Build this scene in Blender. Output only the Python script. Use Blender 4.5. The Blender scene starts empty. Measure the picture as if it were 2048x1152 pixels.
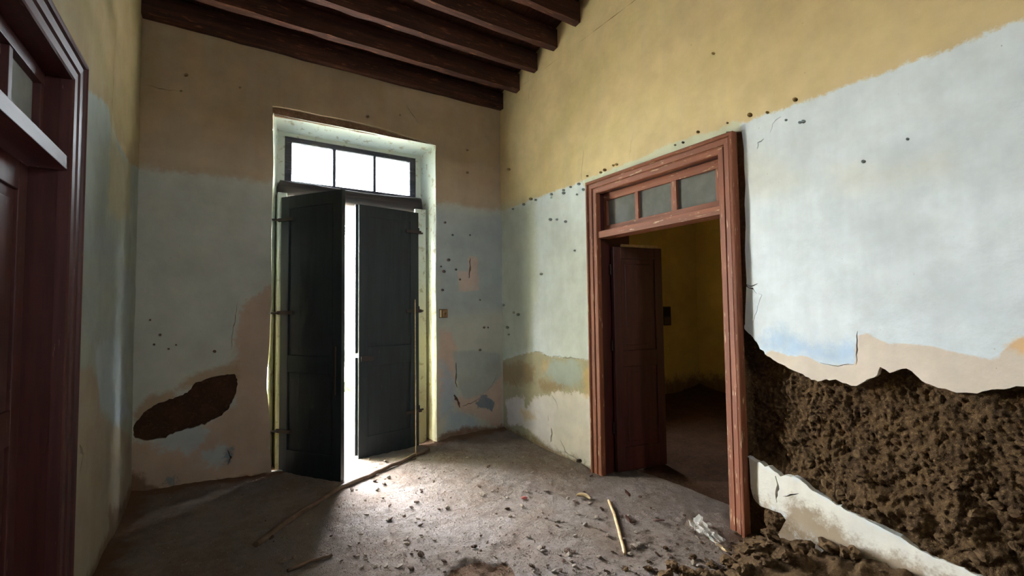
import bpy, bmesh, math, random
import numpy as np
from mathutils import Matrix, Vector, noise as mnoise
from mathutils.geometry import delaunay_2d_cdt

random.seed(7)
rng = np.random.default_rng(11)
S = bpy.context.scene
COL = S.collection

# ------------------------------------------------------------------ camera
FL, YAW, PITCH, ROLL = 907.6, -0.5671, 0.0454, -0.0125      # focal length in pixels of a 2048 wide frame
CAM = np.array([-2.9105, -4.795, 1.5])
fw = np.array([-math.sin(YAW) * math.cos(PITCH), math.cos(YAW) * math.cos(PITCH), math.sin(PITCH)])
rt = np.cross(fw, [0, 0, 1]); rt /= np.linalg.norm(rt)
up = np.cross(rt, fw)
rt, up = math.cos(ROLL) * rt + math.sin(ROLL) * up, -math.sin(ROLL) * rt + math.cos(ROLL) * up
cam_data = bpy.data.cameras.new('camera')
cam_data.sensor_width = 36.0
cam_data.lens = FL / 2048 * 36.0
cam_data.clip_start = 0.02
cam_data.clip_end = 500
cam = bpy.data.objects.new('camera', cam_data)
COL.objects.link(cam)
M = Matrix.Identity(4)
for i in range(3):
    M[i][0], M[i][1], M[i][2], M[i][3] = rt[i], up[i], -fw[i], CAM[i]
cam.matrix_world = M
S.camera = cam

# ------------------------------------------------------------------ sky, sun, exposure
SKY = 45.0
world = bpy.data.worlds.new('sky'); S.world = world
world.use_nodes = True
wn = world.node_tree.nodes
wn['Background'].inputs[0].default_value = (0.88, 0.94, 1.0, 1)
wn['Background'].inputs[1].default_value = SKY
sun_d = bpy.data.lights.new('sun', 'SUN'); sun_d.energy = 30.0; sun_d.angle = 0.009; sun_d.color = (1, 0.93, 0.82)
sun = bpy.data.objects.new('sun', sun_d); COL.objects.link(sun)
sun.rotation_euler = Vector((0.75, -0.04, 0.9)).to_track_quat('Z', 'Y').to_euler()
S.view_settings.view_transform = 'Standard'
S.view_settings.look = 'None'
S.view_settings.gamma = 1.0
S.view_settings.use_curve_mapping = False
S.view_settings.exposure = 1.95
S.cycles.use_denoising = True
S.cycles.max_bounces = 14
S.cycles.diffuse_bounces = 8
S.cycles.transparent_max_bounces = 12
S.cycles.caustics_reflective = False
S.cycles.caustics_refractive = False

def portal(name, loc, sx, sy, direction):
    d = bpy.data.lights.new(name, 'AREA'); d.shape = 'RECTANGLE'; d.size = sx; d.size_y = sy
    d.cycles.is_portal = True
    o = bpy.data.objects.new(name, d); COL.objects.link(o)
    o.location = loc
    o.rotation_euler = Vector(direction).to_track_quat('-Z', 'Z').to_euler()

# ------------------------------------------------------------------ pixel -> place helpers
def ray(x, y):
    return fw + rt * (x - 1024) / FL + up * (576 - y) / FL
def onx(p, v=0.0):
    d = ray(*p); return CAM + d * (v - CAM[0]) / d[0]
def ony(p, v=0.0):
    d = ray(*p); return CAM + d * (v - CAM[1]) / d[1]
def onz(p, v=0.0):
    d = ray(*p); return CAM + d * (v - CAM[2]) / d[2]
XW = -3.516                          # plane of the left wall
def pB(pts): return [(-q[1], q[2]) for q in (onx(p) for p in pts)]
def pA(pts): return [(q[0], q[2]) for q in (ony(p) for p in pts)]
def pC(pts): return [(-q[1], q[2]) for q in (onx(p, XW) for p in pts)]
mapA = lambda u, v, h: (u, -h, v)
mapB = lambda u, v, h: (-h, -u, v)
mapC = lambda u, v, h: (XW + h, -u, v)

# ------------------------------------------------------------------ numpy noise
def _hash(ix, iy, iz, seed):
    n = (ix * 374761393 + iy * 668265263 + iz * 2147483647 + seed * 1274126177) & 0xffffffff
    n = ((n ^ (n >> 13)) * 1274126177) & 0xffffffff
    n = n ^ (n >> 16)
    return (n & 0xffff) / 65535.0
def vnoise(x, y, z=0.0, seed=0):
    x = np.asarray(x, float); y = np.asarray(y, float); z = np.asarray(z, float) + 0 * x
    xi, yi, zi = np.floor(x).astype(np.int64), np.floor(y).astype(np.int64), np.floor(z).astype(np.int64)
    fx, fy, fz = x - xi, y - yi, z - zi
    fx, fy, fz = (t * t * (3 - 2 * t) for t in (fx, fy, fz))
    r = 0
    for dx in (0, 1):
        for dy in (0, 1):
            for dz in (0, 1):
                w = (fx if dx else 1 - fx) * (fy if dy else 1 - fy) * (fz if dz else 1 - fz)
                r = r + w * _hash(xi + dx, yi + dy, zi + dz, seed)
    return r * 2 - 1
def fbm(x, y, z=0.0, oct=4, seed=0, gain=0.5):
    a, s, r = 1.0, 1.0, 0
    for o in range(oct):
        r = r + a * vnoise(np.asarray(x) * s, np.asarray(y) * s, np.asarray(z) * s, seed + o)
        a *= gain; s *= 2.03
    return r

# ------------------------------------------------------------------ polygons
def sdist(P, poly):
    """signed distance, positive inside"""
    P = np.asarray(P, float); Q = np.asarray(poly, float)
    d = np.full(len(P), 1e9); ins = np.zeros(len(P), bool)
    for a, b in zip(Q, np.roll(Q, -1, 0)):
        e = b - a; w = P - a
        t = np.clip((w @ e) / max(e @ e, 1e-12), 0, 1)
        d = np.minimum(d, np.hypot(*(w - t[:, None] * e).T))
        c = (a[1] <= P[:, 1]) != (b[1] <= P[:, 1])
        if abs(e[1]) > 1e-12:
            ins ^= c & (P[:, 0] < a[0] + (P[:, 1] - a[1]) * e[0] / e[1])
    return np.where(ins, d, -d)
def inside(P, poly): return sdist(P, poly) > 0
def dens(poly, step, jit=0.0, closed=True):
    out = []
    n = len(poly)
    for i in range(n if closed else n - 1):
        a = np.array(poly[i], float); b = np.array(poly[(i + 1) % n], float)
        L = np.linalg.norm(b - a); k = max(1, int(round(L / step)))
        nrm = np.array([-(b - a)[1], (b - a)[0]]) / max(L, 1e-9)
        for j in range(k):
            p = a + (b - a) * j / k
            if jit and j: p = p + nrm * rng.normal(0, jit)
            out.append(tuple(p))
    if not closed: out.append(tuple(poly[-1]))
    return out
def ribbon(pts, w):
    """closed outline of a crack along pts, w wide (tapering to its ends)"""
    P = np.array(dens(pts, 0.025, 0.0035, closed=False))
    n = len(P)
    T = np.gradient(P, axis=0); T /= np.linalg.norm(T, axis=1)[:, None] + 1e-9
    N = np.stack([-T[:, 1], T[:, 0]], 1)
    s = np.linspace(0, 1, n)
    ww = w * (0.25 + 0.75 * np.sin(np.pi * np.clip(s, 0.02, 0.98))) * rng.uniform(0.45, 1.4, n) / 2
    return [tuple(p) for p in P + N * ww[:, None]] + [tuple(p) for p in (P - N * ww[:, None])[::-1]]

# ------------------------------------------------------------------ mesh helpers
def link(name, me, mat=None, parent=None, smooth=False):
    o = bpy.data.objects.new(name, me)
    COL.objects.link(o)
    if mat is not None and not me.materials: me.materials.append(mat)
    if parent is not None: o.parent = parent
    if smooth:
        me.shade_smooth()
    return o
def empty(name, loc=(0, 0, 0), parent=None):
    o = bpy.data.objects.new(name, None); COL.objects.link(o)
    o.location = loc; o.empty_display_size = 0.1
    if parent is not None: o.parent = parent
    return o
def tag(o, label=None, cat=None, group=None, kind=None):
    if label: o['label'] = label
    if cat: o['category'] = cat
    if group: o['group'] = group
    if kind: o['kind'] = kind
    return o
def mesh(name, verts, faces):
    me = bpy.data.meshes.new(name); me.from_pydata([tuple(map(float, v)) for v in verts], [], [tuple(map(int, f)) for f in faces])
    me.update(); return me
def box_bm(bm, a, b, bev=0.0, mp=None):
    """axis aligned box from corner a to corner b; mp maps (u,v,h) to the world"""
    vs = [(x, y, z) for x in (a[0], b[0]) for y in (a[1], b[1]) for z in (a[2], b[2])]
    fs = [(0, 1, 3, 2), (4, 6, 7, 5), (0, 4, 5, 1), (2, 3, 7, 6), (0, 2, 6, 4), (1, 5, 7, 3)]
    v = [bm.verts.new(mp(*p) if mp else p) for p in vs]
    f = [bm.faces.new([v[i] for i in q]) for q in fs]
    if bev:
        bmesh.ops.bevel(bm, geom=list({e for q in f for e in q.edges}), offset=bev, segments=2, affect='EDGES', profile=0.6)
def box(name, a, b, mat, parent=None, bev=0.004, mp=None):
    bm = bmesh.new(); box_bm(bm, a, b, bev, mp)
    bmesh.ops.recalc_face_normals(bm, faces=bm.faces)
    me = bpy.data.meshes.new(name); bm.to_mesh(me); bm.free()
    return link(name, me, mat, parent)
def tube(name, pts, rad, mat, parent=None, seg=8, wob=0.0):
    P = [Vector(p) for p in pts]
    vs, fs = [], []
    n = len(P)
    for i, p in enumerate(P):
        t = (P[min(i + 1, n - 1)] - P[max(i - 1, 0)]).normalized()
        a = t.orthogonal().normalized() if i == 0 else (a - t * a.dot(t)).normalized()
        b = t.cross(a)
        r = rad[i] if isinstance(rad, (list, tuple)) else rad
        for k in range(seg):
            an = 2 * math.pi * k / seg
            rr = r * (1 + random.uniform(-wob, wob))
            vs.append(p + a * math.cos(an) * rr + b * math.sin(an) * rr)
    for i in range(n - 1):
        for k in range(seg):
            k2 = (k + 1) % seg
            fs.append((i * seg + k, i * seg + k2, (i + 1) * seg + k2, (i + 1) * seg + k))
    fs.append(tuple(range(seg))[::-1]); fs.append(tuple((n - 1) * seg + k for k in range(seg)))
    me = mesh(name, vs, fs)
    o = link(name, me, mat, parent)
    for p in me.polygons[:-2]: p.use_smooth = True
    return o
def panel(name, outline, holes, spacing, mp, disp, depth, mat=None, parent=None, layers=None, flip=False, far=None, edge_step=0.03):
    """a plaster sheet in wall coordinates with real cut-outs; its edges are carried back by depth"""
    V, E = [], []
    loops = [dens(outline, max(edge_step, spacing))] + [dens(h, edge_step) for h in holes]
    for lp in loops:
        b = len(V); V += lp
        E += [(b + i, b + (i + 1) % len(lp)) for i in range(len(lp))]
    Vc = np.array(V)
    u0, v0 = Vc.min(0); u1, v1 = Vc.max(0)
    gu, gv = np.meshgrid(np.arange(u0 + spacing / 2, u1, spacing), np.arange(v0 + spacing / 2, v1, spacing))
    G = np.stack([gu.ravel(), gv.ravel()], 1) + rng.uniform(-.25, .25, (gu.size, 2)) * spacing
    if far is not None:                     # thin out what lies past the picture
        keep = ~(far(G) & (rng.random(len(G)) > 0.08)); G = G[keep]
    ok = sdist(G, outline) > spacing * 0.3
    for h in holes: ok &= sdist(G, h) < -spacing * 0.3
    G = G[ok]
    V += [tuple(p) for p in G]
    r = delaunay_2d_cdt([Vector(p) for p in V], E, [], 0, 1e-6)
    P = np.array([tuple(p) for p in r[0]]); T = np.array([tuple(f) for f in r[2]])
    cen = P[T].mean(1)
    ok = inside(cen, outline)
    for h in holes: ok &= ~inside(cen, h)
    T = T[ok]
    used, inv = np.unique(T, return_inverse=True)
    P = P[used]; T = inv.reshape(-1, 3)
    H = disp(P[:, 0], P[:, 1])
    n = len(P)
    edges = {}
    for t in T:
        for i in range(3):
            a, b = int(t[i]), int(t[(i + 1) % 3])
            edges[(a, b)] = 1
    bd = [(a, b) for (a, b) in edges if (b, a) not in edges]
    bv = sorted({a for e in bd for a in e}); idx = {a: n + i for i, a in enumerate(bv)}
    P2 = np.concatenate([P, P[bv]]) if bv else P
    H2 = np.concatenate([H, np.full(len(bv), -depth)]) if bv else H
    F = [tuple(t) for t in T]
    for a, b in bd: F.append((b, a, idx[a], idx[b]))
    if flip: F = [f[::-1] for f in F]
    me = mesh(name, [mp(u, v, h) for (u, v), h in zip(P2, H2)], F)
    for k, polys in enumerate(layers or []):
        d = np.full(len(P2), -9.0)
        for q in polys: d = np.maximum(d, sdist(P2, q))
        at = me.attributes.new(f'L{k}', 'FLOAT', 'POINT'); at.data.foreach_set('value', d.astype(np.float32))
    return link(name, me, mat, parent)

# ------------------------------------------------------------------ materials
def lin(c):
    return tuple((x / 255 / 12.92 if x / 255 <= 0.04045 else ((x / 255 + 0.055) / 1.055) ** 2.4) for x in c[:3]) + (1,)
class NT:
    def __init__(s, name, rough=0.85, spec=0.3):
        s.m = bpy.data.materials.new(name); s.m.use_nodes = True
        s.t = s.m.node_tree; s.b = s.t.nodes['Principled BSDF']
        s.b.inputs['Roughness'].default_value = rough
        s.b.inputs['Specular IOR Level'].default_value = spec
        s.geo = s.t.nodes.new('ShaderNodeNewGeometry').outputs['Position']
    def new(s, kind): return s.t.nodes.new(kind)
    def set(s, sock, v):
        if hasattr(v, 'is_output') or isinstance(v, bpy.types.NodeSocket): s.t.links.new(v, sock)
        else: sock.default_value = v
    def noise(s, scale, detail=5, rough=0.55, vec=None, stretch=None, dist=0.0):
        n = s.new('ShaderNodeTexNoise'); n.inputs['Scale'].default_value = scale
        n.inputs['Detail'].default_value = detail; n.inputs['Roughness'].default_value = rough
        n.inputs['Distortion'].default_value = dist
        v = vec or s.geo
        if stretch:
            mp = s.new('ShaderNodeMapping'); mp.inputs['Scale'].default_value = stretch
            s.t.links.new(v, mp.inputs['Vector']); v = mp.outputs[0]
        s.t.links.new(v, n.inputs['Vector'])
        return n.outputs['Fac']
    def vor(s, scale, feature='F1'):
        n = s.new('ShaderNodeTexVoronoi'); n.feature = feature; n.inputs['Scale'].default_value = scale
        s.t.links.new(s.geo, n.inputs['Vector']); return n.outputs['Distance']
    def math(s, op, a, b=0.0, c=None):
        n = s.new('ShaderNodeMath'); n.operation = op
        s.set(n.inputs[0], a); s.set(n.inputs[1], b)
        if c is not None: s.set(n.inputs[2], c)
        return n.outputs[0]
    def rng(s, v, a, b, lo=0.0, hi=1.0, smooth=True):
        n = s.new('ShaderNodeMapRange'); n.interpolation_type = 'SMOOTHSTEP' if smooth else 'LINEAR'
        s.set(n.inputs['Value'], v); n.inputs['From Min'].default_value = a; n.inputs['From Max'].default_value = b
        n.inputs['To Min'].default_value = lo; n.inputs['To Max'].default_value = hi
        return n.outputs['Result']
    def mix(s, f, a, b, mode='MIX'):
        n = s.new('ShaderNodeMix'); n.data_type = 'RGBA'; n.blend_type = mode
        s.set(n.inputs['Factor'], f); s.set(n.inputs['A'], a) if False else None
        s.set(n.inputs[6], a); s.set(n.inputs[7], b)
        return n.outputs[2]
    def attr(s, name):
        n = s.new('ShaderNodeAttribute'); n.attribute_name = name; return n.outputs['Fac']
    def color(s, c): s.set(s.b.inputs['Base Color'], c); return s
    def bump(s, h, strength=0.3, dist=0.01):
        n = s.new('ShaderNodeBump'); n.inputs['Strength'].default_value = strength; n.inputs['Distance'].default_value = dist
        s.set(n.inputs['Height'], h); s.t.links.new(n.outputs[0], s.b.inputs['Normal'])
        return s

def wall_material(name, base, specs):
    """specs: (colour, softness m, edge wobble m, opacity) for the layer masks L0, L1, ..."""
    k = NT(name, 0.9, 0.2)
    n1 = k.noise(5, 7, 0.6); n2 = k.noise(22, 5, 0.6); n3 = k.noise(1.7, 5, 0.6); n4 = k.noise(90, 3, 0.6)
    nn = k.math('SUBTRACT', k.math('ADD', k.math('ADD', k.math('MULTIPLY', n1, 1.6), k.math('MULTIPLY', n2, 1.2)), k.math('MULTIPLY', n4, .6)), 1.7)
    c = lin(base)
    for i, (colr, soft, wob, op) in enumerate(specs):
        w = k.math('MULTIPLY_ADD', nn, wob, k.attr(f'L{i}'))
        m = k.rng(w, -soft, soft, 0, op)
        c = k.mix(m, c, lin(colr))
    v = k.math('ADD', k.math('MULTIPLY', k.rng(n3, .3, .7), 0.16), k.math('MULTIPLY', k.rng(n1, .3, .7), 0.12))
    v = k.math('ADD', v, 0.84)
    cc = k.new('ShaderNodeCombineColor')
    for i in range(3): k.set(cc.inputs[i], v)
    c = k.mix(1.0, c, cc.outputs[0], 'MULTIPLY')
    stk = k.rng(k.noise(1.0, 4, 0.6, stretch=(9, 9, .7)), .35, .7, 0, .10)
    c = k.mix(stk, c, lin((172, 172, 162)))
    warm = k.rng(k.noise(3.1, 4, 0.6), 0.52, 0.72, 0, 0.09)
    c = k.mix(warm, c, lin((176, 160, 118)))
    sp = k.rng(k.noise(46, 2, 0.5), 0.72, 0.78, 0, 0.55)
    c = k.mix(k.math('MULTIPLY', sp, k.rng(n1, .5, .62)), c, lin((86, 70, 52)))
    k.color(c)
    k.bump(k.math('ADD', k.math('MULTIPLY', n2, 0.7), k.math('MULTIPLY', n4, 0.25)), 0.35, 0.008)
    return k.m

def earth_material(name, c1, c2, c3, sc=1.0, bump=0.8):
    k = NT(name, 0.95, 0.1)
    a = k.noise(6 * sc, 6, 0.65); b = k.noise(34 * sc, 6, 0.7); d = k.noise(140 * sc, 3, 0.6)
    c = k.mix(k.rng(a, .35, .65), lin(c1), lin(c2))
    c = k.mix(k.rng(b, .48, .72), c, lin(c3))
    c = k.mix(k.rng(d, .62, .75, 0, .5), c, lin([min(255, x * 1.25 + 12) for x in c3]))
    k.color(c)
    k.bump(k.math('ADD', b, k.math('MULTIPLY', d, 0.4)), bump, 0.02)
    return k.m

def wood_material(name, c1, c2, worn=None, rough=0.55, axis=2, wear=0.66, spec=0.4):
    k = NT(name, rough, spec)
    st = [26, 26, 26]; st[axis] = 1.6
    g = k.noise(1.0, 5, 0.65, stretch=st); b = k.noise(7, 5, 0.6)
    c = k.mix(k.rng(g, .3, .7), lin(c1), lin(c2))
    if worn:
        st2 = [60, 60, 60]; st2[axis] = 7
        w = k.rng(k.math('MULTIPLY_ADD', b, 0.35, k.noise(1.0, 4, 0.6, stretch=st2)), wear + .17, wear + .25, 0, 0.85)
        c = k.mix(w, c, lin(worn))
    k.color(c)
    k.bump(g, 0.25, 0.004)
    return k.m

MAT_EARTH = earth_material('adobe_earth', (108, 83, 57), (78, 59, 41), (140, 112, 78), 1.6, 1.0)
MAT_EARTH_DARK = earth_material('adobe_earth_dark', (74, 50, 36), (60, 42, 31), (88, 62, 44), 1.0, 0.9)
MAT_CORE = earth_material('broken_plaster_core', (132, 104, 86), (108, 84, 68), (150, 124, 104), 1.0, .6)
MAT_CLOD = earth_material('clod_earth', (112, 88, 62), (84, 64, 45), (134, 108, 78), 2.0, 0.8)
MAT_CHIP = earth_material('plaster_chip', (150, 138, 124), (120, 104, 90), (172, 160, 146), 3.0, 0.5)
MAT_CHIP_DARK = earth_material('dark_chip', (96, 78, 66), (70, 54, 44), (120, 102, 86), 3.0, 0.5)
MAT_STONE = earth_material('stone', (104, 82, 58), (80, 60, 42), (122, 98, 70), 2.0, 0.6)
MAT_RED = wood_material('red_paint_z', (138, 81, 54), (117, 67, 44), (200, 166, 128), 0.65, 2, 0.62)
MAT_RED_Y = wood_material('red_paint_y', (138, 81, 54), (117, 67, 44), (200, 166, 128), 0.65, 1, 0.62)
MAT_RED_DARK = wood_material('dark_red_paint', (76, 35, 30), (60, 27, 24), None, 0.45, 2)
MAT_MAROON = wood_material('maroon_paint', (84, 44, 41), (68, 35, 33), (150, 112, 96), 0.5, 2, 0.66)
MAT_MAROON_Y = wood_material('maroon_paint_y', (84, 44, 41), (68, 35, 33), (150, 112, 96), 0.5, 1, 0.66)
MAT_BEAM = wood_material('roof_wood', (76, 47, 37), (46, 30, 26), (112, 72, 50), 0.75, 0, 0.60, 0.2)
MAT_BOARD = wood_material('roof_board', (74, 46, 34), (52, 32, 26), None, 0.85, 1, 0.6, 0.15)
MAT_DOOR = wood_material('dark_green_paint', (32, 40, 41), (24, 30, 34), (80, 62, 46), 0.5, 2, 0.71)
MAT_LINTEL = wood_material('old_lintel_wood', (66, 58, 54), (44, 38, 38), (110, 96, 84), 0.8, 0, 0.7)
MAT_FRAME = wood_material('grey_frame', (84, 84, 92), (60, 60, 68), (150, 142, 130), 0.8, 0, 0.62)
MAT_IRON = NT('rusty_iron', 0.7, 0.4).color(lin((52, 40, 34))).m
MAT_PALE_WOOD = wood_material('pale_wood', (206, 182, 140), (180, 152, 110), None, 0.6, 1)
MAT_REED = wood_material('reed', (196, 170, 128), (160, 132, 94), None, 0.6, 1)
MAT_POLE = wood_material('pole_wood', (112, 92, 74), (84, 66, 52), (140, 122, 100), 0.75, 0)

def glass_material(name, dust, dust_amt, trans_tint):
    m = bpy.data.materials.new(name); m.use_nodes = True
    t = m.node_tree; t.nodes.clear()
    out = t.nodes.new('ShaderNodeOutputMaterial')
    tr = t.nodes.new('ShaderNodeBsdfTransparent'); tr.inputs[0].default_value = lin(trans_tint)
    gl = t.nodes.new('ShaderNodeBsdfGlossy'); gl.inputs['Roughness'].default_value = 0.06; gl.inputs[0].default_value = (.9, .9, .9, 1)
    fr = t.nodes.new('ShaderNodeFresnel'); fr.inputs[0].default_value = 1.5
    mx = t.nodes.new('ShaderNodeMixShader'); t.links.new(fr.outputs[0], mx.inputs[0]); t.links.new(tr.outputs[0], mx.inputs[1]); t.links.new(gl.outputs[0], mx.inputs[2])
    df = t.nodes.new('ShaderNodeBsdfDiffuse'); df.inputs[0].default_value = lin(dust)
    tl = t.nodes.new('ShaderNodeBsdfTranslucent'); tl.inputs[0].default_value = lin(dust)
    d2 = t.nodes.new('ShaderNodeMixShader'); d2.inputs[0].default_value = 0.4
    t.links.new(df.outputs[0], d2.inputs[1]); t.links.new(tl.outputs[0], d2.inputs[2])
    g = t.nodes.new('ShaderNodeNewGeometry'); nz = t.nodes.new('ShaderNodeTexNoise'); nz.inputs['Scale'].default_value = 9; nz.inputs['Detail'].default_value = 5
    t.links.new(g.outputs['Position'], nz.inputs['Vector'])
    mr = t.nodes.new('ShaderNodeMapRange'); mr.inputs[1].default_value = .3; mr.inputs[2].default_value = .7
    mr.inputs[3].default_value = max(0, dust_amt - .12); mr.inputs[4].default_value = min(1, dust_amt + .12)
    t.links.new(nz.outputs['Fac'], mr.inputs[0])
    m2 = t.nodes.new('ShaderNodeMixShader'); t.links.new(mr.outputs[0], m2.inputs[0])
    t.links.new(mx.outputs[0], m2.inputs[1]); t.links.new(d2.outputs[0], m2.inputs[2])
    t.links.new(m2.outputs[0], out.inputs[0])
    return m
MAT_GLASS = glass_material('clear_glass', (200, 205, 210), 0.16, (200, 202, 202))
MAT_DUSTY = glass_material('dusty_glass', (150, 150, 145), 0.75, (215, 215, 210))

# ------------------------------------------------------------------ traced outlines (photo pixels on the walls)
HP = 2.718                                # height of the yellow / blue paint line
ADOBE_TOP = [(1489, 640), (1489, 658), (1502, 670), (1517, 691), (1530, 709), (1550, 722), (1576, 736), (1599, 746), (1617, 755), (1635, 763), (1651, 758), (1671, 759), (1692, 767), (1712, 772), (1728, 763), (1754, 750), (1760, 734), (1779, 746), (1795, 740), (1813, 737), (1831, 750), (1851, 766), (1877, 776), (1903, 782), (1933, 785), (1964, 783), (1995, 778), (2021, 776), (2048, 773)]
ADOBE_BOT = [(1954, 1151), (1903, 1128), (1867, 1115), (1831, 1095), (1800, 1074), (1769, 1059), (1738, 1043), (1712, 1030), (1687, 1018), (1666, 1005), (1646, 993), (1625, 982), (1605, 964), (1587, 953), (1569, 951), (1561, 953), (1543, 938), (1525, 928), (1509, 922), (1499, 915)]
at_, ab_ = pB(ADOBE_TOP), pB(ADOBE_BOT)
adobe_poly = [(3.03, 1.42)] + at_ + [(4.6, 1.12), (5.0, 0.95), (5.25, 0.6), (4.9, 0.3), (4.5, 0.22)] + ab_ + [(3.03, 0.50)]
adobe_poly = dens(adobe_poly, 0.02, 0.004)
# strip beside the casing where the plaster has broken away, down to the floor
gap_edge = [(1484, 262), (1488, 300), (1489, 340), (1491, 370), (1489, 410), (1491, 450), (1490, 500), (1493, 560), (1491, 610), (1490, 650)]
gap_poly = [(3.0, 2.70)] + pB(gap_edge) + [(3.0, 1.35)]
gap_low = [(3.0, 0.52)] + pB([(1498, 915), (1500, 940), (1502, 975), (1507, 995), (1512, 1003)]) + [(3.15, 0.0), (3.0, 0.0)]
low_loss = pB([(1500, 1003), (1512, 1003), (1522, 1012), (1536, 1017), (1549, 1022), (1562, 1026), (1572, 1040), (1560, 1062), (1530, 1082), (1495, 1085)])

PITS_B = [(1026, 418), (1048, 409), (1062, 398), (1072, 400), (1103, 389), (1103, 395), (1127, 380), (1127, 386), (1141, 374), (1158, 368), (1154, 389), (1167, 379), (1101, 439), (1114, 439), (1131, 443), (1175, 352), (1202, 345), (1210, 340), (1227, 331), (1233, 329),
          (1350, 290), (1366, 285), (1396, 264), (1455, 246), (1014, 655), (1017, 669), (1007, 610), (1036, 629), (1027, 625), (1082, 548), (1149, 501), (1572, 240), (1600, 245)]
PITS_A = [(882, 533), (912, 539), (885, 580), (920, 559), (968, 655), (976, 655), (300, 640), (320, 670), (352, 690), (935, 345), (800, 230), (480, 175), (960, 700), (905, 470), (890, 445), (940, 470)]
cracksB = [
    (pB([(1096, 713), (1080, 704), (1066, 703)]), .006), (pB([(1176, 719), (1130, 715), (1110, 712), (1096, 713)]), .006),
    (pB([(1103, 790), (1110, 800), (1113, 806), (1115, 818)]), .007), (pB([(1096, 830), (1097, 842)]), .008),
    (pB([(1102, 856), (1104, 868), (1102, 876), (1101, 884)]), .022),
    (pB([(1120, 880), (1127, 893), (1132, 905), (1150, 915), (1172, 935)]), .010),
    (pB([(1018, 745), (1030, 765), (1036, 783)]), .004),
    (pB([(1515, 567), (1500, 573), (1487, 568)]), .007), (pB([(1484, 567), (1492, 571), (1505, 577), (1513, 587)]), .013),
    (pB([(1516, 586), (1524, 590), (1518, 605), (1510, 630), (1505, 650)]), .004),
    (pB([(1712, 729), (1714, 700), (1715, 662)]), .007), (pB([(1640, 725), (1665, 731), (1708, 730)]), .005),
    (pB([(1551, 952), (1556, 970), (1553, 990), (1554, 1005)]), .016), (pB([(1566, 993), (1580, 990), (1597, 987)]), .006),
    (pB([(1168, 300), (1163, 350), (1165, 365), (1171, 372)]), .003), (pB([(1272, 245), (1262, 290), (1258, 320)]), .0025),
    (pB([(1058, 165), (1057, 210)]), .004),
    (pB([(1514, 298), (1516, 285), (1528, 277)]), .007), (pB([(1540, 265), (1545, 248), (1562, 233)]), .005),
]
holesB_blob = [pB([(x + r * math.cos(t) * 1.0, y + r * .8 * math.sin(t)) for t in np.linspace(0, 6.28, 9)[:-1]]) for x, y, r in
               [(1590, 199, 6), (1727, 323, 5), (1607, 243, 5), (1815, 278, 4), (1500, 230, 6), (1535, 225, 4), (1158, 922, 6), (1427, 107, 4), (1018, 339, 4)] + [(x, y, 2.6 + (i * 7 % 5) * .35) for i, (x, y) in enumerate(PITS_B)]]
cracksA = [
    (pA([(912, 725), (913, 745), (911, 765), (915, 775)]), .018), (pA([(908, 790), (915, 800), (920, 815)]), .035),
    (pA([(975, 783), (990, 760), (993, 745)]), .006), (pA([(925, 812), (945, 805), (960, 795)]), .008),
    (pA([(940, 515), (940, 540), (938, 556)]), .02),
    (pA([(290, 168), (320, 178), (360, 182)]), .004), (pA([(812, 210), (822, 225), (836, 246)]), .004),
    (pA([(476, 600), (468, 650), (462, 700)]), .005), (pA([(455, 900), (462, 915), (456, 930)]), .012),
]
blobsA = [pA([(x + r * math.cos(t), y + r * .8 * math.sin(t)) for t in np.linspace(0, 6.28, 8)[:-1]]) for x, y, r in
          [(308, 689, 3), (337, 698, 3), (429, 703, 4), (362, 182, 3), (735, 233, 4), (935, 300, 3), (897, 520, 4), (888, 543, 4), (960, 600, 2), (372, 150, 5)] + [(x, y, 2.2 + (i * 7 % 5) * .3) for i, (x, y) in enumerate(PITS_A)]]
adobeA = dens(pA([(266, 871), (267, 852), (281, 834), (297, 818), (312, 809), (334, 801), (356, 793), (375, 785), (384, 774), (391, 765), (412, 758), (434, 752), (469, 748), (475, 759), (472, 787), (459, 815), (444, 831), (419, 843), (387, 856), (350, 865), (325, 877), (294, 882), (269, 877)]), 0.02, 0.004)
X1, X2, HR = -2.53, -0.877, 3.387
headloss = pA([(545, 212), (562, 214), (600, 221), (640, 230), (700, 241), (760, 256), (820, 274), (855, 284), (872, 291)])
leftloss = pA([(541, 640), (539, 690), (535, 740), (534, 780), (538, 820), (541, 860), (540, 900), (543, 944)])
openA = [(X1, 0.0), leftloss[-1][:1] + (0.0,)] if False else []
openA = [(p[0], max(p[1], -0.02)) for p in leftloss[::-1]] + [(X1, 1.6), (X1 - .006, 2.2), (X1 + .004, 2.9)] + headloss + [(X2, 3.3), (X2 + .004, 2.5), (X2 - .003, 1.8), (X2 + .003, 1.0), (X2, -0.02)]

def und(seed, amp=0.004):
    return lambda u, v: amp * fbm(u * 1.6, v * 1.6, 0, 3, seed) + 0.0016 * fbm(u * 9, v * 9, 0, 2, seed + 5)

# ------------------------------------------------------------------ walls
YB = 6.4                                    # the room runs back this far from the street wall
BIG = 9.0
def rect(a, b, c, d): return [(a, b), (c, b), (c, d), (a, d)]
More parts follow.
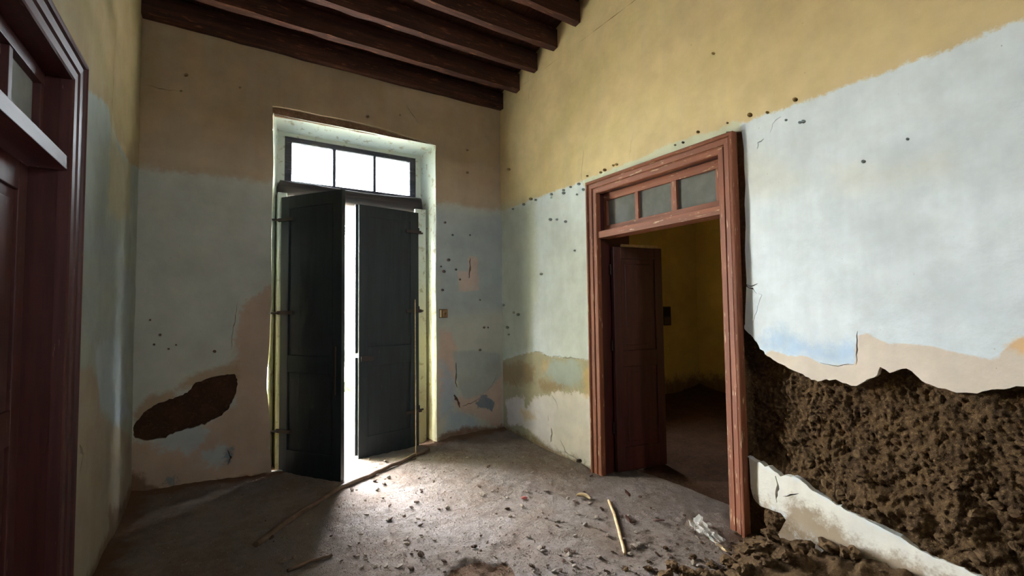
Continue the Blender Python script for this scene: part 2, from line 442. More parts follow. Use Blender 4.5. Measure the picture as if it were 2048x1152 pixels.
# --- right wall
layersB = [
    ([rect(-1, -1, BIG, HP)], (226, 233, 235), .014, .05, 1),                                    # pale blue paint
    ([pB([(990, 405), (1020, 408), (1068, 400), (1076, 560), (1062, 705), (990, 730)])], (184, 186, 156), .10, .10, .7),     # greener, darker tone beside the corner
    ([pB([(1165, 365), (1185, 355), (1260, 325), (1350, 285), (1440, 255), (1478, 240), (1484, 262), (1470, 275), (1180, 385)])], (206, 206, 178), .012, .05, 1),
    ([pB([(1490, 380), (1560, 400), (1600, 395), (1740, 385), (1900, 400), (2046, 390), (2046, 640), (1900, 690), (1715, 650), (1712, 728), (1630, 722), (1530, 700), (1490, 640)])], (234, 241, 244), .08, .10, .8),
    ([pB([(1560, 660), (1640, 690), (1712, 690), (1712, 731), (1640, 726), (1560, 705), (1520, 690)])], (176, 204, 232), .07, .10, .75),
    ([pB([(1482, 300), (1530, 310), (1620, 360), (1560, 390), (1490, 400)]), pB([(1660, 335), (1800, 330), (1900, 300), (1900, 340), (1780, 370), (1680, 380)])], (224, 217, 194), .10, .08, .45),
    ([pB([(1532, 699), (1558, 704), (1579, 714), (1610, 709), (1635, 724), (1661, 730), (1710, 730), (1715, 660), (1738, 668), (1769, 686), (1800, 688), (1867, 694), (1933, 709), (1995, 722), (2016, 694), (2048, 673)]) + [(4.7, 1.36), (5.1, 1.22), (5.45, .9), (5.5, .4), (5.2, .2), (4.6, .5), (3.1, .8)]], (222, 206, 188), .006, .02, 1),
    ([pB([(2012, 690), (2048, 672), (2200, 650), (2200, 700), (2040, 705)])], (226, 180, 124), .02, .04, .8),
    ([pB([(985, 722), (1008, 720), (1054, 705), (1077, 703), (1096, 713), (1130, 715), (1182, 720), (1192, 990), (985, 900)])], (178, 168, 140), .010, .05, 1),
    ([pB([(1005, 728), (1040, 726), (1070, 735), (1068, 765), (1030, 770), (1005, 765)]), pB([(1080, 765), (1125, 755), (1140, 775), (1090, 790)])], (152, 126, 90), .05, .16, .7),
    ([pB([(1080, 730), (1110, 720), (1150, 722), (1170, 740), (1160, 770), (1140, 775), (1095, 755)]), pB([(1075, 800), (1092, 805), (1090, 825), (1078, 820)])], (170, 188, 192), .05, .18, .65),
    ([pB([(1054, 815), (1060, 804), (1084, 789), (1115, 785), (1145, 780), (1182, 797), (1194, 990), (1100, 905), (1075, 870), (1040, 850)]), pB([(1010, 800), (1050, 790), (1050, 850), (1015, 850)])], (230, 222, 220), .02, .10, .95),
    ([pB([(1042, 820), (1068, 828), (1072, 838), (1050, 840)]), pB([(1085, 720), (1098, 722), (1095, 745), (1080, 742)]), pB([(1165, 740), (1182, 725), (1183, 780), (1170, 790)])], (212, 178, 116), .03, .10, .6),
    ([pB([(1496, 918), (1570, 950), (1605, 963), (1690, 1018), (1800, 1073), (1960, 1152), (2100, 1200), (1830, 1165), (1750, 1135), (1660, 1085), (1580, 1035), (1500, 1000)])], (232, 226, 212), .03, .06, 1),
    ([pB([(1560, 1030), (1590, 1000), (1640, 1020), (1690, 1065), (1760, 1098), (1840, 1130), (1900, 1160), (1840, 1170), (1700, 1125), (1600, 1075), (1545, 1050)]), pB([(1500, 985), (1545, 1010), (1560, 1040), (1500, 1030)])], (150, 124, 92), .06, .16, .85),
    ([[(1.5, -.2), (3.0, -.2), (3.25, .20), (3.5, .10), (4.2, .08), (6, .1), (6, -.2)], [(-.5, -.3), (1.7, -.3), (1.7, .03), (.9, .05), (.35, .06), (-.5, .1)]], (124, 100, 72), .05, .12, .92),
]
MAT_B = wall_material('right_wall_plaster', (214, 190, 142), [l[1:] for l in layersB])
hB = [rect(1.66, -.5, 3.01, 2.62)]
oB = rect(-0.02, -0.06, YB + .02, 5.7)
wall_right = panel('wall_right', oB, hB + [adobe_poly, gap_poly, gap_low, low_loss] + [ribbon(p, w) for p, w in cracksB] + holesB_blob,
                   0.036, mapB, und(3), 0.045, MAT_B, None, [l[0] for l in layersB], flip=True, far=lambda G: (G[:, 0] > 4.7) | (G[:, 1] > 4.7))
tag(wall_right, kind='structure')
core = panel('adobe_core', rect(-.4, -.4, YB + .4, 5.9), [rect(1.64, -.5, 3.045, 2.645)], 0.2, mapB, lambda u, v: -0.15 + 0 * u, 0.42, MAT_EARTH, wall_right, flip=True, edge_step=.2)

# rough earth where the plaster has fallen
def rough_field(u0, u1, v0, v1, st, mp, hfun, name, mat, parent, flip=True, keep=None):
    nu, nv = int((u1 - u0) / st) + 1, int((v1 - v0) / st) + 1
    U, V = np.meshgrid(np.linspace(u0, u1, nu), np.linspace(v0, v1, nv))
    u, v = U.ravel(), V.ravel()
    ju, jv = 0.25 * st * rng.uniform(-1, 1, u.size), 0.25 * st * rng.uniform(-1, 1, u.size)
    h = hfun(u + ju, v + jv)
    fs = []
    K = keep(u, v).reshape(nv, nu) if keep is not None else np.ones((nv, nu), bool)
    for j in range(nv - 1):
        for i in range(nu - 1):
            if K[j, i] or K[j + 1, i + 1]:
                a = j * nu + i
                q = (a, a + 1, a + nu + 1, a + nu)
                fs.append(q[::-1] if flip else q)
    me = mesh(name, [mp(a, b, c) for a, b, c in zip(u + ju, v + jv, h)], fs)
    o = link(name, me, mat, parent, smooth=True)
    return o
def ridged(x, y, oct=4, seed=0):
    a, s, r = 1.0, 1.0, 0
    for o in range(oct):
        r = r + a * (1 - np.abs(vnoise(x * s, y * s, 0, seed + o)) * 2)
        a *= .5; s *= 2.1
    return r
def lumps(x, y, seed, fill=.85):
    """packed rounded lumps, 0..1, one per unit cell"""
    xi, yi = np.floor(x).astype(np.int64), np.floor(y).astype(np.int64)
    r = np.zeros_like(x)
    for dx in (-1, 0, 1):
        for dy in (-1, 0, 1):
            cx, cy = xi + dx, yi + dy
            px = cx + _hash(cx, cy, cx * 0, seed); py = cy + _hash(cx, cy, cx * 0 + 1, seed)
            rad = .35 + .5 * _hash(cx, cy, cx * 0 + 2, seed)
            on = _hash(cx, cy, cx * 0 + 3, seed) < fill
            q = 1 - ((x - px) ** 2 + (y - py) ** 2) / rad ** 2
            r = np.maximum(r, np.where(on & (q > 0), np.sqrt(np.maximum(q, 0)) * rad, 0))
    return r
def h_adobeB(u, v):
    P = np.stack([u, v], 1)
    d = np.maximum.reduce([sdist(P, adobe_poly), sdist(P, gap_poly), sdist(P, gap_low), sdist(P, low_loss)])
    wu, wv = u + .012 * fbm(u * 9, v * 9, 0, 2, 70), v + .012 * fbm(u * 9, v * 9, 0, 2, 77)
    deep = np.clip((4.6 - u) / 1.0, 0, 1) * np.clip((v - .25) / .3, 0, 1)
    h = -0.056 - 0.042 * deep + 0.020 * fbm(wu * 4, wv * 4, 0, 3, 20) + (0.5 + 0.5 * np.clip((1.0 - v) / .5, 0, 1)) * (0.020 * lumps(wu * 11, wv * 13, 31, .5) + 0.013 * lumps(wu * 26, wv * 28, 33, .6)) + 0.012 * lumps(wu * 48, wv * 50, 35, .6) + 0.011 * lumps(wu * 85, wv * 85, 37, .55) + 0.005 * fbm(wu * 60, wv * 60, 0, 2, 40) - .014
    low = np.clip((0.72 - v + 0.10 * vnoise(u * 3, v * 3, 0, 9)) / 0.5, 0, 1)
    h = h + low * (0.02 + 0.05 * lumps(wu * 6 + wv * 3, wv * 8, 51, .8) + .03 * fbm(wu * 7 + wv * 4, wv * 12, 0, 3, 50))          # lumps sagging out low down
    lim = np.where(d > 0, 0.045, -0.012)
    h = np.where(d < 0.03, np.minimum(h, -0.014 + np.clip(d, 0, .03) * 1.6), h)
    h = np.where(u < 3.16, np.minimum(h, -0.05 + 0.012 * fbm(u * 20, v * 20, 0, 2, 61)), h)
    e = np.clip(d / .05, 0, 1)
    h = np.maximum(h, -0.042 * (1 - e) - 0.14 * e)
    return np.minimum(h, lim)
def keepB(u, v):
    P = np.stack([u, v], 1)
    return np.maximum.reduce([sdist(P, adobe_poly), sdist(P, gap_poly), sdist(P, gap_low), sdist(P, low_loss)]) > -0.05
rough_field(2.99, 4.9, -0.03, 1.45, .0062, mapB, h_adobeB, 'exposed_adobe', MAT_EARTH, wall_right, keep=keepB)
rough_field(2.99, 3.16, 1.35, 2.72, .012, mapB, lambda u, v: -0.024 + .005 * fbm(u * 25, v * 25, 0, 3, 5), 'exposed_adobe', MAT_CORE, wall_right, keep=keepB)

# --- far wall with the street door
layersA = [
    ([rect(-BIG, -1, BIG, HP)], (170, 171, 160), .05, .10, 1),
    ([pA([(860, 420), (1010, 430), (1010, 620), (880, 640)])], (150, 160, 162), .10, .08, .7),
    ([pA([(480, 620), (550, 560), (550, 960), (250, 1060), (250, 880), (330, 880), (420, 845), (470, 810), (470, 700)])], (168, 144, 124), .03, .12, .95),
    ([pA([(350, 780), (390, 745), (440, 735), (480, 720), (480, 760), (390, 775)]), pA([(265, 835), (300, 790), (350, 780), (350, 800), (285, 850)])], (150, 124, 92), .03, .06, .8),
    ([pA([(340, 868), (400, 850), (418, 866), (390, 900), (330, 895), (300, 885)]), pA([(400, 900), (450, 890), (455, 925), (400, 930)])], (156, 170, 174), .04, .16, .75),
    ([pA([(320, 960), (345, 945), (358, 965), (330, 985)]), pA([(450, 905), (465, 895), (460, 930), (450, 930)])], (86, 102, 116), .02, .10, .75),
    ([pA([(876, 660), (900, 665), (915, 700), (912, 760), (905, 790), (880, 800), (876, 850)]), pA([(905, 800), (960, 780), (1005, 750), (1005, 870), (960, 835), (920, 830)])], (180, 156, 140), .03, .14, .85),
    ([pA([(905, 703), (950, 700), (1000, 708), (1003, 750), (975, 785), (930, 800), (915, 770)])], (146, 154, 150), .02, .05, .85),
    ([pA([(885, 720), (905, 740), (910, 790), (900, 830), (880, 840)]), pA([(895, 815), (950, 830), (960, 860), (890, 870)])], (140, 158, 172), .05, .16, .75),
    ([pA([(952, 803), (970, 785), (988, 808), (985, 820), (955, 815)])], (84, 104, 120), .012, .08, .85),
    ([pA([(916, 545), (958, 543), (958, 581), (918, 582)]), pA([(937, 512), (957, 516), (955, 545), (937, 545)])], (186, 162, 148), .012, .06, .8),
    ([pA([(255, 100), (300, 80), (320, 160), (290, 330), (255, 330)])], (150, 132, 100), .08, .1, .6),
    ([pA([(240, 1060), (250, 930), (330, 985), (450, 960), (545, 950), (545, 1000)]), pA([(870, 905), (880, 868), (935, 855), (1012, 850), (1012, 890), (880, 910)])], (106, 80, 60), .03, .08, .95),
]
MAT_A = wall_material('far_wall_plaster', (164, 145, 121), [l[1:] for l in layersA])
wall_far = panel('wall_far', rect(XW - .02, -.06, .02, 4.45), [openA, adobeA] + [ribbon(p, w) for p, w in cracksA] + blobsA, 0.036, mapA, und(8), 0.035, MAT_A, None, [l[0] for l in layersA])
tag(wall_far, kind='structure')
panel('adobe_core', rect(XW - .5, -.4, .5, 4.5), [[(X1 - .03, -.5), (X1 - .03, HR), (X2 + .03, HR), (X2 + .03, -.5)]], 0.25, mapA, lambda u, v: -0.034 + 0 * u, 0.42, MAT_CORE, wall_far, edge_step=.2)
rough_field(-3.55, -2.5, .3, 1.15, .012, mapA, lambda u, v: -0.024 + .004 * fbm(u * 8, v * 8, 0, 4, 12), 'exposed_adobe', MAT_EARTH_DARK, wall_far, flip=False, keep=lambda u, v: sdist(np.stack([u, v], 1), adobeA) > -.05)

# reveals of the street doorway
layersR = [([[(-9, 0), (9, 0), (9, 9), (-9, 9)]], (206, 214, 196), .02, .05, 0.0)]
kR = NT('reveal_plaster', .9, .2)
zz = kR.new('ShaderNodeSeparateXYZ'); kR.t.links.new(kR.geo, zz.inputs[0])
nR = kR.noise(6, 6, .6)
zq = kR.math('MULTIPLY_ADD', kR.math('SUBTRACT', nR, .5), 1.2, zz.outputs[2])
cR = kR.mix(kR.rng(zq, .9, 2.6), lin((204, 200, 162)), lin((206, 214, 204)))
cR = kR.mix(kR.rng(kR.noise(13, 6, .6), .56, .66, 0, .6), cR, lin((150, 134, 92)))
cR = kR.mix(kR.rng(zq, .95, .2, 0, .55), cR, lin((140, 126, 84)))
kR.color(cR).bump(kR.noise(28, 5, .6), .4, .008)
MAT_REVEAL = kR.m
def quadgrid(name, a, b, c, d, nu, nv, mat, parent, amp=.004, seed=0):
    """a-b-c-d corners, a slightly uneven plastered surface"""
    a, b, c, d = (np.array(q, float) for q in (a, b, c, d))
    n = np.cross(b - a, d - a); n /= np.linalg.norm(n)
    vs, fs = [], []
    for j in range(nv + 1):
        for i in range(nu + 1):
            s, t = i / nu, j / nv
            p = a * (1 - s) * (1 - t) + b * s * (1 - t) + c * s * t + d * (1 - s) * t
            e = amp * fbm(np.array([p[0] * 7 + p[1] * 5]), np.array([p[2] * 6 + p[1] * 3]), 0, 3, seed)[0] if 0 < i < nu else 0
            vs.append(p + n * e)
    for j in range(nv):
        for i in range(nu):
            q = j * (nu + 1) + i; fs.append((q, q + 1, q + nu + 2, q + nu + 1))
    return link(name, mesh(name, vs, fs), mat, parent, smooth=True)
DR, RL, RR, HB = 0.30, -2.465, -0.94, 3.335
# left edge follows the broken plaster line
for seg, (q0, q1) in enumerate(zip(leftloss[::-1], leftloss[::-1][1:] + [(X1, 1.6)])):
    pass
quadgrid('reveal_side', (X1 - .028, .034, -.05), (RL, DR, -.05), (RL, DR, HB), (X1 - .002, -.001, HR + .01), 6, 60, MAT_REVEAL, wall_far, .006, 2)
quadgrid('reveal_side', (RR, DR, -.05), (X2, -.001, -.05), (X2, -.001, HR), (RR, DR, HB), 6, 60, MAT_REVEAL, wall_far, .003, 3)
quadgrid('reveal_head', (X1, 0.03, HR + .01), (X2, 0.0, HR), (RR, DR, HB), (RL, DR, HB), 24, 6, MAT_REVEAL, wall_far, .003, 4)
panel('reveal_back', [(RL - .01, -.05), (RL - .01, HB + .01), (RR + .01, HB + .01), (RR + .01, -.05)],
      [rect(-2.40, 2.78, -1.00, 3.30), rect(-2.405, -.3, -1.01, 2.66)], .05, lambda u, v, h: (u, DR - h, v), lambda u, v: .004 * fbm(u * 9, v * 9, 0, 3, 6), .22, MAT_REVEAL, wall_far, edge_step=.05)

# --- left wall
layersC = [
    ([pC([(150, 170), (168, 172), (190, 190), (215, 210), (222, 250), (240, 290), (262, 330), (300, 340), (300, 1500), (-900, 2500), (-900, -700)])], (150, 158, 150), .014, .05, 1),
    ([pC([(222, 210), (236, 300), (262, 330), (262, 430), (235, 440), (215, 420)])], (170, 162, 128), .04, .06, .7),
    ([pC([(150, 470), (230, 450), (262, 560), (255, 720), (200, 730), (150, 640)])], (148, 158, 158), .05, .08, .7),
    ([pC([(148, 740), (180, 730), (195, 760), (200, 830), (240, 860), (262, 870), (262, 1100), (130, 1400), (120, 1150), (150, 900)])], (150, 138, 120), .03, .06, .9),
    ([pC([(190, 690), (240, 670), (258, 830), (230, 845), (200, 810)])], (158, 172, 182), .03, .06, .8),
    ([pC([(215, 1020), (250, 1010), (262, 1060), (220, 1110)]), [(-.5, -.5), (2, -.5), (2, .06), (.6, .1), (-.5, .16)]], (110, 86, 64), .04, .08, .9),
]
MAT_C = wall_material('left_wall_plaster', (156, 140, 106), [l[1:] for l in layersC])
cracksC = [(pC([(233, 40), (228, 120), (224, 200), (222, 260), (218, 370), (213, 480)]), .007), (pC([(213, 500), (214, 560)]), .004),
           (pC([(160, 890), (166, 910), (160, 945)]), .03)]
CU1, CU2, CT = 1.925, 3.39, 2.68
wall_left = panel('wall_left', rect(-.02, -.06, YB + .02, 5.7), [rect(CU1 + .06, -.5, CU2 - .06, CT - .06)] + [ribbon(p, w) for p, w in cracksC], 0.04, mapC, und(15), 0.035, MAT_C, None, [l[0] for l in layersC], far=lambda G: (G[:, 0] > 2.2) | (G[:, 1] > 4.6))
tag(wall_left, kind='structure')
panel('adobe_core', rect(-.4, -.4, YB + .4, 5.9), [rect(CU1 + .04, -.5, CU2 - .04, CT - .04)], 0.3, mapC, lambda u, v: -0.034 + 0 * u, 0.42, MAT_EARTH_DARK, wall_left, edge_step=.2)

# --- back wall behind the photographer, with a small unseen opening added for fill light
mapK = lambda u, v, h: (u, -YB + h, v)
BK = rect(-1.6, 2.55, -1.2, 2.95)
wall_back = panel('wall_back', rect(XW - .4, -.3, .4, 5.9), [BK], .25, mapK, lambda u, v: 0 * u, .4, wall_material('back_wall_plaster', (190, 186, 170), []), None, flip=True, edge_step=.2)
tag(wall_back, kind='structure')

# ------------------------------------------------------------------ floor
def floor_h(x, y):
    x = np.asarray(x, float); y = np.asarray(y, float)
    h = 0.006 * fbm(x * 2.2, y * 2.2, 0, 3, 90) + 0.005 * fbm(x * 14, y * 14, 0, 4, 95)
    h = h + .014 * np.maximum(0, fbm(x * 34, y * 34, 0, 2, 97) - .35) * (.5 + .5 * vnoise(x * 2, y * 2, 0, 98)) * (np.abs(x) < 3.6)
    dA = np.maximum(0, -y); dB = np.maximum(0, -x); dC = np.maximum(0, x - XW)
    n = 0.6 + 0.5 * vnoise(x * 3, y * 3, 0, 33)
    door = np.clip(np.minimum(x + 2.5, -0.9 - x) / .12, 0, 1)
    h = h + 0.06 * np.exp(-dA / .13) * n * (1 - door) + 0.05 * np.exp(-(dA + dB) / .22)
    h = h + 0.025 * np.exp(-dB / .10) * n * np.clip((-1.55 - y) * -6, 0, 1) + 0.03 * np.exp(-dC / .12) * n
    crust = np.array([0.0])
    # broken floor crust near the foreground
    P = np.stack([x.ravel(), y.ravel()], 1)
    d = sdist(P, CRUST).reshape(x.shape) + .03 * fbm(x * 9, y * 9, 0, 3, 44)
    h = h - np.clip(d / .025, 0, 1) * (.022 + .012 * fbm(x * 18, y * 18, 0, 3, 47))
    h = h - .03 * np.clip((y - .22) / .15, 0, 1)
    return h
CRUST = [tuple(onz(p)[:2]) for p in [(885, 1160), (900, 1135), (930, 1122), (960, 1118), (985, 1128), (1010, 1122), (1030, 1140), (1045, 1175), (980, 1230), (900, 1220)]]
kF = NT('floor_dirt', .93, .15)
f1 = kF.noise(1.6, 6, .6); f2 = kF.noise(8, 6, .65); f3 = kF.noise(40, 5, .7); f4 = kF.noise(150, 3, .6)
cF = kF.mix(kF.rng(f1, .36, .64), lin((115, 99, 87)), lin((129, 117, 109)))
cF = kF.mix(kF.rng(f2, .45, .75, 0, .5), cF, lin((146, 138, 133)))
cF = kF.mix(kF.rng(f3, .56, .72, 0, .75), cF, lin((88, 66, 52)))
cF = kF.mix(kF.rng(f4, .62, .74, 0, .5), cF, lin((158, 148, 138)))
aB = kF.math('ADD', kF.attr('bank'), kF.math('MULTIPLY', kF.math('SUBTRACT', f2, .5), .9))
cF = kF.mix(kF.rng(aB, .35, .75, 0, .9), cF, lin((100, 74, 54)))
kF.color(cF).bump(kF.math('ADD', f3, kF.math('MULTIPLY', f4, .6)), .8, .018)
MAT_FLOOR = kF.m
def floor_mesh(name, x0, x1, y0, y1, st, hf, mat):
    nx, ny = int((x1 - x0) / st) + 1, int((y1 - y0) / st) + 1
    X, Y = np.meshgrid(np.linspace(x0, x1, nx), np.linspace(y0, y1, ny))
    Zh = hf(X, Y)
    fs = [(j * nx + i, j * nx + i + 1, (j + 1) * nx + i + 1, (j + 1) * nx + i) for j in range(ny - 1) for i in range(nx - 1)]
    me = mesh(name, np.stack([X.ravel(), Y.ravel(), Zh.ravel()], 1), fs)
    d = np.maximum.reduce([np.exp(-np.maximum(0, -Y) / .16) * (1 - np.clip(np.minimum(X + 2.45, -1.0 - X) / .1, 0, 1)), .9 * np.exp(-np.maximum(0, X - XW) / .25),
                           1.2 * np.clip(sdist(np.stack([X.ravel(), Y.ravel()], 1), CRUST).reshape(X.shape) / .02, 0, 1), .9 * np.exp(-np.hypot(X + .05, Y + 3.2) / .45)])
    at = me.attributes.new('bank', 'FLOAT', 'POINT'); at.data.foreach_set('value', d.ravel().astype(np.float32))
    return link(name, me, mat, None, smooth=True)
floor = floor_mesh('floor', XW - .2, 0.34, -YB - .1, 0.52, .016, floor_h, MAT_FLOOR)
tag(floor, kind='structure')

# ------------------------------------------------------------------ roof: boards on purlins, rising away from the street wall
SL = 0.21
ceiling = empty('ceiling'); tag(ceiling, kind='structure')
def roof_z(y): return 4.19 - SL * y
bw = 0.17
nb = int((0.9 - XW + .5) / bw)
for i in range(nb):
    x0 = XW - .45 + i * bw
    dz = random.uniform(0, .012)
    y0, y1 = .45, -YB - .4
    vs = []
    for y in (y0, y1):
        for (x, z) in ((x0 - .01, 0), (x0 + bw - .006, 0), (x0 + bw - .006, .03), (x0 - .01, .03)):
            vs.append((x, y, roof_z(y) + z + dz))
    fs = [(0, 1, 2, 3), (7, 6, 5, 4), (0, 4, 5, 1), (1, 5, 6, 2), (2, 6, 7, 3), (3, 7, 4, 0)]
    link('roof_board', mesh('roof_board', vs, fs), MAT_BOARD, ceiling)
# weatherproof deck above the boards
link('roof_deck', mesh('roof_deck', [(XW - 1, .8, roof_z(.8) + .07), (1, .8, roof_z(.8) + .07), (1, -YB - .8, roof_z(-YB - .8) + .07), (XW - 1, -YB - .8, roof_z(-YB - .8) + .07)], [(0, 1, 2, 3)]), MAT_BOARD, ceiling)
for i in range(19):
    yb = -0.012 - .362 * i
    n = 22; w, hh = (.075, .2) if i else (.07, .2)
    zb = 3.985 + .0755 * i
    vs, fs = [], []
    for k in range(n + 1):
        x = XW - .15 + (0.15 - XW + .13) * k / n
        e = [random.uniform(-.006, .006) for _ in range(4)]
        sag = -.012 * math.sin(math.pi * k / n)
        vs += [(x, yb + e[0], zb + sag + e[1]), (x, yb - w + e[2], zb + sag + e[3] + .004), (x, yb - w + e[2], zb + hh), (x, yb + e[0], zb + hh)]
    for k in range(n):
        for q in range(4):
            a = k * 4 + q; b = k * 4 + (q + 1) % 4
            fs.append((a, b, b + 4, a + 4))
    fs += [(3, 2, 1, 0), tuple(n * 4 + q for q in range(4))]
    link('beam', mesh('beam', vs, fs), MAT_BEAM, ceiling)

# ------------------------------------------------------------------ doors
PROFILE = [(0, -.01), (0, .044), (.006, .05), (.020, .052), (.026, .046), (.029, .034), (.033, .034), (.036, .038), (.070, .034), (.074, .022), (.079, .022), (.083, .028), (.118, .026), (.124, .020), (.124, -.02)]
def casing(parent, u1, u2, top, mp, mat, math_, flipped=False):
    def sweep(name, A, B, m, fl):
        n = 12
        vs, fs = [], []
        np_ = len(PROFILE)
        for k in range(n + 1):
            for (s, h) in PROFILE:
                a, b = A(s), B(s)
                t = k / n
                e = random.uniform(-.0008, .0008)
                vs.append(mp(a[0] + (b[0] - a[0]) * t + e, a[1] + (b[1] - a[1]) * t + e, h))
        for k in range(n):
            for q in range(np_ - 1):
                i = k * np_ + q
                f = (i, i + 1, i + np_ + 1, i + np_)
                fs.append(f[::-1] if fl else f)
        fs.append(tuple(range(np_))); fs.append(tuple(n * np_ + q for q in range(np_))[::-1])
        bm = bmesh.new(); bmv = [bm.verts.new(v) for v in vs]
        for f in fs: bm.faces.new([bmv[i] for i in f])
        bmesh.ops.recalc_face_normals(bm, faces=bm.faces)
        me = bpy.data.meshes.new(name); bm.to_mesh(me); bm.free()
        link(name, me, m, parent)
    sweep('casing_jamb', lambda s: (u1 + s, -.03), lambda s: (u1 + s, top - s), mat, False)
    sweep('casing_jamb', lambda s: (u2 - s, -.03), lambda s: (u2 - s, top - s), mat, True)
    sweep('casing_head', lambda s: (u1 + s, top - s), lambda s: (u2 - s, top - s), math_, True)

def inner_door(name, u1, u2, top, mp, mat, maty, matdark, bar_z, pane_z, muntins):
    d = empty(name, mp(0.5 * (u1 + u2), 0, 0)); tag(d, kind='structure')
    def part(nm, a, b, m, par=d, bev=.003):
        o = box(nm, a, b, m, par, bev, mp); o.matrix_parent_inverse = Matrix.Translation(-Vector(d.location)) if par is d else o.matrix_parent_inverse
        return o
    before = set(bpy.data.objects)
    casing(d, u1, u2, top, mp, mat, maty)
    for o in set(bpy.data.objects) - before: o.matrix_parent_inverse = Matrix.Translation(-Vector(d.location))
    a, b = u1 + .118, u2 - .118
    part('jamb_lining', (a - .04, -.03, -.40), (a + .002, top - .10, .015), matdark)
    part('jamb_lining', (b - .002, -.03, -.40), (b + .04, top - .10, .015), matdark)
    part('head_lining', (a, top - .12, -.40), (b, top - .08, .015), matdark)
    part('transom_bar', (a + .002, bar_z, -.13), (b - .002, bar_z + .062, .012), maty)
    # transom light: frame, muntins and panes
    fr = empty('transom_frame', (0, 0, 0), d); fr.matrix_parent_inverse = Matrix.Translation(-Vector(d.location))
    zb, zt = pane_z
    e0, e1 = muntins[0][0], muntins[-1][1]
    def sub(nm, p, q, m, bev=.002): return box(nm, p, q, m, fr, bev, mp)
    sub('frame_rail', (a + .003, bar_z + .062, -.13), (b - .003, zb, -.07), maty)
    sub('frame_rail', (a + .003, zt, -.13), (b - .003, top - .121, -.07), maty)
    sub('frame_stile', (a + .003, zb, -.128), (e0, zt, -.072), mat)
    sub('frame_stile', (e1, zb, -.128), (b - .003, zt, -.072), mat)
    for (p, q), (r, s) in zip(muntins, muntins[1:]):
        sub('muntin', (q, zb, -.125), (r, zt, -.075), mat)
    for (p, q) in muntins:
        sub('pane', (p - .004, zb - .004, -.103), (q + .004, zt + .004, -.099), MAT_DUSTY, 0)
    return d
def leaf(name, parent, hinge, free, z0, z1, th, mat, rails, panels=True, knob=False, seed=0, boards=0):
    """panelled door leaf standing between two floor points"""
    hx, hy = hinge; fx, fy = free
    L = math.hypot(fx - hx, fy - hy); t = ((fx - hx) / L, (fy - hy) / L); n = (-t[1], t[0])
    mp = lambda u, v, h: (hx + t[0] * u + n[0] * h, hy + t[1] * u + n[1] * h, v)
    lf = empty(name, (0, 0, 0), parent)
    lf.matrix_parent_inverse = Matrix.Translation(-Vector(parent.location))
    sw = .10 if L > .6 else .085
    def sub(nm, a, b, m=mat, bev=.004): return box(nm, a, b, m, lf, bev, mp)
    sub('stile', (0, z0, -th / 2), (sw, z1, th / 2)); sub('stile', (L - sw, z0, -th / 2), (L, z1, th / 2))
    for (a, b) in rails: sub('rail', (sw - .002, a, -th / 2 + .001), (L - sw + .002, b, th / 2 - .001))
    for (_, a), (b, _) in zip(rails, rails[1:]):
        if boards:
            wv = (L - 2 * sw) / boards
            for k in range(boards):
                sub('panel_board', (sw + k * wv - .001, a - .001, -th * .22), (sw + (k + 1) * wv + .0005, b + .001, th * .22 + random.uniform(0, .003)), mat, .002)
        else:
            sub('panel', (sw - .001, a - .001, -th * .2), (L - sw + .001, b + .001, th * .2))
            sub('panel_field', (sw + .045, a + .045, -th * .3), (L - sw - .045, b - .045, th * .3), mat, .006)
    return lf, mp, L

# inner doorway in the right wall
door_2 = inner_door('door_2', 1.603, 3.068, 2.675, mapB, MAT_RED, MAT_RED_Y, MAT_RED_DARK, 2.135, (2.255, 2.49), [(1.757, 2.098), (2.134, 2.473), (2.522, 2.862)])
lf2, mp2, L2 = leaf('leaf', door_2, (.12, -1.765), (.66, -1.87), .012, 2.06, .04, MAT_RED_DARK, [(.012, .22), (.95, 1.10), (1.95, 2.06)], seed=3)
box('top_batten', (.10, 2.062, -.012), (L2 - .03, 2.088, .012), MAT_PALE_WOOD, lf2, .003, mp2)
for z in (.35, 1.1, 1.8): box('hinge', (-.012, z, .014), (.05, z + .1, .026), MAT_IRON, lf2, .002, mp2)
# doorway in the left wall
door_3 = inner_door('door_3', CU1, CU2, CT, mapC, MAT_MAROON, MAT_MAROON_Y, MAT_RED_DARK, 2.14, (2.262, 2.50), [(2.083, 2.385), (2.42, 2.76), (2.80, 3.10), (3.13, 3.235)][:3] )
lf3, mp3, L3 = leaf('leaf', door_3, (XW - .125, -2.085), (XW - .135, -2.675), .012, 2.13, .045, MAT_MAROON, [(.012, .24), (.98, 1.12), (2.01, 2.13)])
lf4, mp4, L4 = leaf('leaf', door_3, (XW - .125, -3.27), (XW - .125, -2.66), .012, 2.13, .045, MAT_MAROON, [(.012, .24), (.98, 1.12), (2.01, 2.13)])

# plain dark room behind the left doorway
MAT_SIDE = wall_material('side_room_plaster', (170, 172, 156), [])
sx0, sx1, sy0, sy1 = XW - 3.2, XW - .40, -4.6, .30
for nm, out, hole, mpp, fl in [('wall_side_room_far', rect(-sy1, -.1, -sy0, 3.7), [rect(1.95, 1.5, 2.35, 2.1)], lambda u, v, h: (sx0 + h, -u, v), False), ('wall_side_room_street', rect(sx0, -.1, sx1 + .3, 3.7), [], lambda u, v, h: (u, sy1 - h, v), False), ('wall_side_room_back', rect(sx0, -.1, sx1 + .3, 3.7), [], lambda u, v, h: (u, sy0 + h, v), True)]:
    tag(panel(nm, out, hole, .5, mpp, lambda u, v: 0 * u, .2, MAT_SIDE, None, flip=fl, edge_step=.3), kind='structure')
tag(link('ceiling_side_room', mesh('ceiling_side_room', [(sx0 - .1, sy0, 3.5), (sx1, sy0, 3.5), (sx1, sy1, 3.5), (sx0 - .1, sy1, 3.5)], [(3, 2, 1, 0)]), MAT_BOARD), kind='structure')
